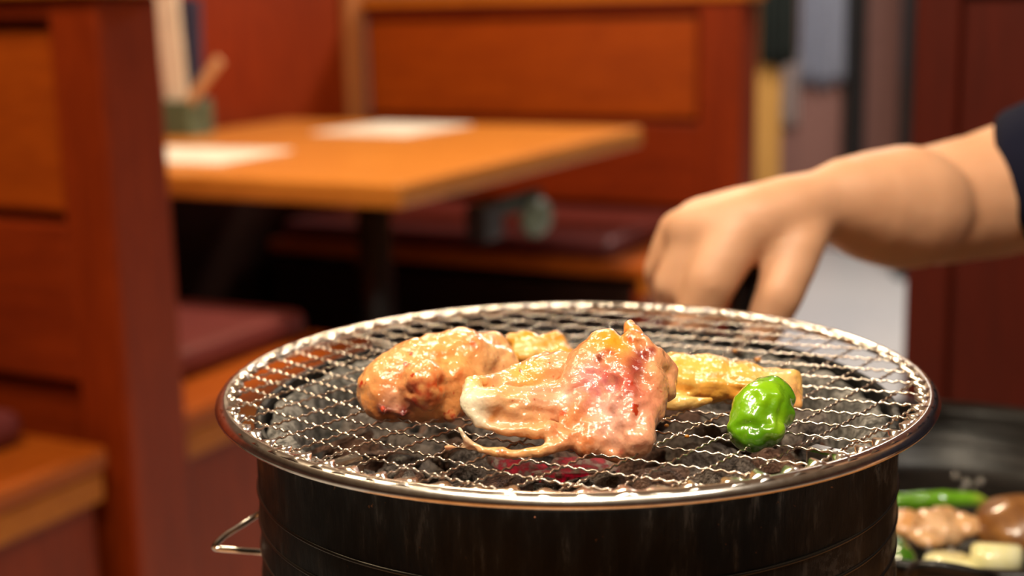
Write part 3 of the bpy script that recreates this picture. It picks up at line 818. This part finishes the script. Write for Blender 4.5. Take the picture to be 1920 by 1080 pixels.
# shiitake
mu = empty('shiitake', at(1910, 1040, .668))
capc = at(1912, 990, .672)
bm = bmesh.new()
bmesh.ops.create_uvsphere(bm, u_segments=40, v_segments=24, radius=1)
for v in bm.verts:
    z = v.co.z
    v.co = Vector((v.co.x*.0235, v.co.y*.0235, (.016*z if z > 0 else .007*z)))
    v.co += v.normal*.0012*noise.noise(v.co*90)
me = bpy.data.meshes.new('cap'); bm.to_mesh(me); bm.free()
mu.location = capc-Vector((0, 0, .008)); mu.rotation_euler = (.10, -.12, 0)
o = link_mesh('cap', me, M['mushroom'], mu, True); o.location = (0, 0, .008)
bm = bmesh.new(); bmesh.ops.create_cone(bm, cap_ends=True, segments=16, radius1=.005, radius2=.007, depth=.012, matrix=Matrix.Translation((0, 0, -.002)))
link_bm('stem', bm, M['garlic'], mu, True)
tag(mu, 'round brown shiitake cap lying in the black pan', 'mushroom')
# garlic slices
def slice_(px, py, d, rx, hh, rot, label):
    bm = bmesh.new()
    bmesh.ops.create_cone(bm, cap_ends=True, segments=28, radius1=rx, radius2=rx*.93, depth=hh)
    bmesh.ops.bevel(bm, geom=[e for e in bm.edges if e.calc_face_angle(0) > .6], offset=.001, segments=2, affect='EDGES')
    for v in bm.verts: v.co.y *= .78; v.co *= 1+.05*noise.noise(v.co*80+Vector((px, 0, 0)))
    o = link_bm('garlic_slice', bm, M['garlic'], None, True); o.location = at(px, py, d); o.rotation_euler = rot
    tag(o, label, 'garlic')
slice_(1788, 1060, .622, .0150, .006, (.05, .12, .1), 'flat pale garlic slice by the handle of the pan')
slice_(1868, 1052, .622, .0135, .016, (-.25, .15, .3), 'thick pale garlic chunk below the shiitake')
# clear beads put in for the wet glints in the pan
if True:
    r = random.Random(5)
    M['glint'] = plain('clear_glint', (.5, .46, .42), .03, 0, Transmission_Weight=.6, Coat_Weight=1.0)
    for px, py, s in ((1792, 893, 7), (1812, 905, 8), (1838, 903, 8), (1805, 920, 6), (1826, 912, 5), (1742, 1030, 7), (1783, 1031, 7)):
        d = .775 if py < 1000 else .645
        q = at(px, py, d); bm = bmesh.new()
        bmesh.ops.create_uvsphere(bm, u_segments=12, v_segments=8, radius=pxr(s, d))
        o = link_bm('glint_bead', bm, M['glint'], None, True); o.location = q
        tag(o, 'clear bead standing for a glint in the black pan', 'oil bead', 'glint beads in the pan')

# ------------------------------------------------------------------ the person's arm
pe = empty('person', (0, 0, 0))
bl = Blob()
A = lambda l: bl.chain([P(*q) for q in l], 3, .3)
A([(1545, 376, .705, 60), (1480, 396, .695, 70), (1410, 422, .688, 74), (1345, 432, .690, 62), (1292, 434, .697, 50)])
A([(1545, 380, .71, 60), (1480, 390, .715, 64), (1400, 405, .72, 60), (1310, 415, .72, 46)])
A([(1545, 376, .705, 62), (1590, 380, .715, 88), (1640, 388, .725, 108), (1690, 390, .735, 120), (1705, 390, .738, 118)])
A([(1760, 384, .768, 116), (1850, 366, .778, 121), (1900, 352, .780, 126), (2050, 305, .775, 136)])
A([(1375, 448, .682, 58), (1332, 530, .672, 52), (1302, 600, .672, 43), (1270, 668, .676, 32)])
A([(1310, 446, .694, 48), (1262, 535, .692, 42), (1268, 590, .702, 33), (1288, 640, .704, 26)])
A([(1275, 432, .714, 42), (1226, 505, .714, 24), (1238, 560, .722, 19)])
A([(1285, 425, .730, 38), (1250, 500, .738, 26), (1262, 550, .738, 19)])
A([(1500, 418, .696, 62), (1492, 466, .682, 54), (1460, 555, .668, 47), (1426, 632, .668, 37), (1408, 672, .670, 26)])
bl.ball(*P(1468, 426, .692, 62)); bl.ball(*P(1440, 432, .690, 58)); bl.ball(*P(1520, 395, .70, 62))
# the rest of the seated figure: shoulder, torso, head, other arm, legs
fw, rt = Vector((-.9, -.44, 0)).normalized(), Vector((-.44, .9, 0)).normalized()
QB = Q((0, 0, 1), math.degrees(math.atan2(rt.y, rt.x)))
SR = Vector((.47, .81, 1.02)); CB = SR-rt*.17; CB.z = 0; SL = CB-rt*.17+Vector((0, 0, 1.02))
def bp(f_, r_, z): return CB+fw*f_+rt*r_+Vector((0, 0, z))
def torso(b_, g):
    b_.ball(bp(-.01, 0, .93), (.150+g, .090+g, .150+g), QB); b_.ball(bp(0, 0, .76), (.135+g, .092+g, .17+g), QB); b_.ball(bp(-.03, 0, .56), (.155+g, .110+g, .10+g), QB)
    b_.chain([(SR, .050+g), (bp(-.01, .08, 1.05), .048+g), (bp(-.01, -.08, 1.05), .048+g), (SL, .050+g)])
LE, LW = bp(.02, -.22, .79), bp(.24, -.12, .625)
torso(bl, 0)
bl.chain([P(2050, 305, .775, 136), (SR, .050)]); bl.chain([(SL, .050), (LE, .041), (LE.lerp(LW, .4), .040), (LW, .026)])
palm = LW+fw*.045+Vector((0, 0, -.008)); bl.ball(LW.lerp(palm, .6), (.036, .048, .017), QB)
for k_, (o_, l_) in enumerate(((-.027, .055), (-.009, .068), (.009, .072), (.027, .062))):
    a_ = palm+rt*o_+fw*.02; bl.chain([(a_, .0095), (a_+fw*l_*.55+Vector((0, 0, -.004)), .0090), (a_+fw*l_+Vector((0, 0, -.016)), .0078)])
bl.chain([(LW+rt*.025+fw*.015, .012), (LW+rt*.052+fw*.045, .0100), (LW+rt*.055+fw*.072, .0085)])
HD = bp(.045, 0, 1.265)
bl.chain([(bp(-.01, 0, 1.05), .056), (bp(.015, 0, 1.17), .052)])
bl.ball(HD, (.072, .090, .108), QB); bl.ball(HD+fw*.035+Vector((0, 0, -.060)), (.050, .052, .050), QB)
bl.chain([(HD+fw*.088+Vector((0, 0, .005)), .008), (HD+fw*.104+Vector((0, 0, -.022)), .012)])
for sd in (-1, 1): bl.ball(HD+rt*.073*sd+fw*-.005+Vector((0, 0, -.012)), (.009, .018, .030), QB)
for sd in (-1, 1): bl.chain([(bp(-.03, .09*sd, .54), .075), (bp(.36, .10*sd, .515), .056), (bp(.37, .10*sd, .46), .052), (bp(.34, .10*sd, .12), .036), (bp(.35, .10*sd, .05), .034)], 2, .5)
def dh(p, n): return .0005*fbm(p, 45, 2)
me = bl.solid(.0027, 9, .5, lambda h_: dh)
body = link_mesh('body', me, M['skin'], pe, True)
sh = Blob(); torso(sh, .014)
sh.chain([(SR, .064), (at(2090, 293, .774), .049)]); sh.chain([(SL, .064), (SL.lerp(LE, .75), .056)])
link_mesh('shirt', sh.solid(.006, 4, .5, lambda h_: (lambda p, n: .003*fbm(p, 18, 2))), M['navy'], pe, True)
tr = Blob(); tr.ball(bp(-.03, 0, .545), (.172, .126, .095), QB)
for sd in (-1, 1): tr.chain([(bp(-.03, .09*sd, .54), .088), (bp(.36, .10*sd, .515), .068), (bp(.37, .10*sd, .46), .064), (bp(.34, .10*sd, .10), .052)], 2, .5)
M['trousers'] = plain('charcoal_trousers', (.03, .03, .035), .9)
link_mesh('trousers', tr.solid(.007, 4, .5, lambda h_: (lambda p, n: .003*fbm(p, 16, 2))), M['trousers'], pe, True)
for sd in (-1, 1):
    so = Blob(); so.chain([(bp(.33, .10*sd, .045), .044), (bp(.42, .10*sd, .038), .040), (bp(.50, .10*sd, .030), .030)])
    link_mesh('shoe', so.solid(.005, 4, .5), M['black'], pe, True)
hr = Blob(); hr.ball(HD+fw*-.016+Vector((0, 0, .026)), (.084, .094, .102), QB); hr.ball(HD+fw*-.05+Vector((0, 0, -.03)), (.070, .050, .075), QB); hr.ball(HD+fw*.045+Vector((0, 0, .075)), (.062, .045, .032), QB)
M['hair'] = plain('black_hair', (.012, .009, .008), .5)
link_mesh('hair', hr.solid(.004, 2, .5, lambda h_: (lambda p, n: .003*fbm(p, 60, 3))), M['hair'], pe, True)
M['eye'] = plain('dark_eye', (.02, .012, .008), .15); M['lips'] = plain('lips', (.50, .20, .15), .4)
for sd in (-1, 1):
    bm = bmesh.new(); bmesh.ops.create_uvsphere(bm, u_segments=16, v_segments=10, radius=1, matrix=Matrix.Translation(HD+fw*.080+rt*.030*sd+Vector((0, 0, .004))) @ QB.to_matrix().to_4x4() @ Matrix.Diagonal((.012, .009, .006, 1)))
    link_bm('eye', bm, M['eye'], pe, True)
    bm = tube_bm([HD+fw*.084+rt*(.016*sd)+Vector((0, 0, .026)), HD+fw*.083+rt*(.032*sd)+Vector((0, 0, .030)), HD+fw*.074+rt*(.046*sd)+Vector((0, 0, .025))], [.003, .0035, .002], 8)
    link_bm('eyebrow', bm, M['hair'], pe, True)
bm = bmesh.new(); bmesh.ops.create_uvsphere(bm, u_segments=16, v_segments=10, radius=1, matrix=Matrix.Translation(HD+fw*.084+Vector((0, 0, -.058))) @ QB.to_matrix().to_4x4() @ Matrix.Diagonal((.020, .006, .007, 1)))
link_bm('mouth', bm, M['lips'], pe, True)
# navy sleeve
sp = [(1914, 348, .7825, 140), (1922, 346, .7815, 145), (1934, 342, .7797, 150), (1955, 335, .777, 153), (1995, 323, .776, 157), (2080, 296, .774, 160), (2180, 270, .770, 165), (2260, 250, .766, 170), (2300, 242, .764, 145), (2320, 240, .763, 90), (2330, 240, .763, 20)]
pts = [at(*q[:3]) for q in sp]; rs = [pxr(q[3], q[2]) for q in sp]
pts[0] = pts[1]+(pts[2]-pts[1])*.4
bm = tube_bm(pts[1:], rs[1:], 48, False, None, False)
for v in bm.verts: v.co += v.normal*.004*noise.noise(v.co*22)
bmesh.ops.solidify(bm, geom=bm.faces[:], thickness=.003)
o = link_bm('sleeve', bm, M['navy'], pe, True); o['label'] = 'navy blue sleeve end'
tag(pe, 'seated person in navy top reaching a bare forearm down behind the net', 'person')
sb = empty('stool', bp(-.03, 0, 0), math.atan2(rt.y, rt.x))
link_bm('seat', box_bm(-.19, .19, -.16, .16, .415, .449, .01), M['cushion'], sb)
for lx in (-.16, .16):
    for ly in (-.13, .13): link_bm('leg', box_bm(lx-.02, lx+.02, ly-.02, ly+.02, 0, .414, .003), M['dark_red'], sb)
tag(sb, 'low maroon topped stool under the person in navy', 'stool')
# tongs held in the hand
tg = empty('tongs', at(1400, 560, .680))
base = tg.location.copy()
for dx in (-10, 14):
    path = [at(1405+dx, 500, .688)-base, at(1398+dx, 560, .684)-base, at(1388+dx, 620, .682)-base, at(1376+dx*.6, 690, .682)-base, at(1366+dx*.2, 760, .684)-base]
    bm = tube_bm(smooth_path(path, 4), .0042, 8)
    link_bm('tongs_arm', bm, M['black'], tg, True)
bm = bmesh.new(); bmesh.ops.create_uvsphere(bm, u_segments=12, v_segments=8, radius=.0075, matrix=Matrix.Translation(at(1407, 498, .688)-base))
link_bm('hinge', bm, M['black'], tg, True)
tag(tg, 'black tongs held between thumb and fingers behind the net', 'tongs')

# ------------------------------------------------------------------ lamp fittings of the room, three added for the table fill and sparkle
for (x, y, z, r, lab) in ((-.05, -.08, 2.14, .26, 'wide round lamp fitting added around the fill light above the dining table'), (-.40, .25, 1.97, .07, 'small dark lamp fitting added for the sparkle light towards the amber-ledged bench'), (.48, .05, 1.97, .07, 'small dark lamp fitting added for the sparkle light on the pan side'),
                     (-.10, 2.30, 2.12, .17, 'dark round ceiling lamp over the booth table'), (1.3, 4.1, 2.32, .27, 'wide round ceiling lamp over the aisle'), (-.75, .9, 2.12, .17, 'dark round ceiling lamp over the bench with amber ledge')):
    l = empty('pendant_lamp', (x, y, z))
    link_bm('shade', lathe_bm([(r, -.01), (r+.004, -.01), (r*.5, .09), (.02, .12), (.02, .115), (r*.5-.004, .085)], 48), M['lampshade'], l, True)
    link_bm('cord', tube_bm([(0, 0, .11), (0, 0, 2.59-z)], .004, 8), M['lampshade'], l, True)
    tag(l, lab, 'lamp')
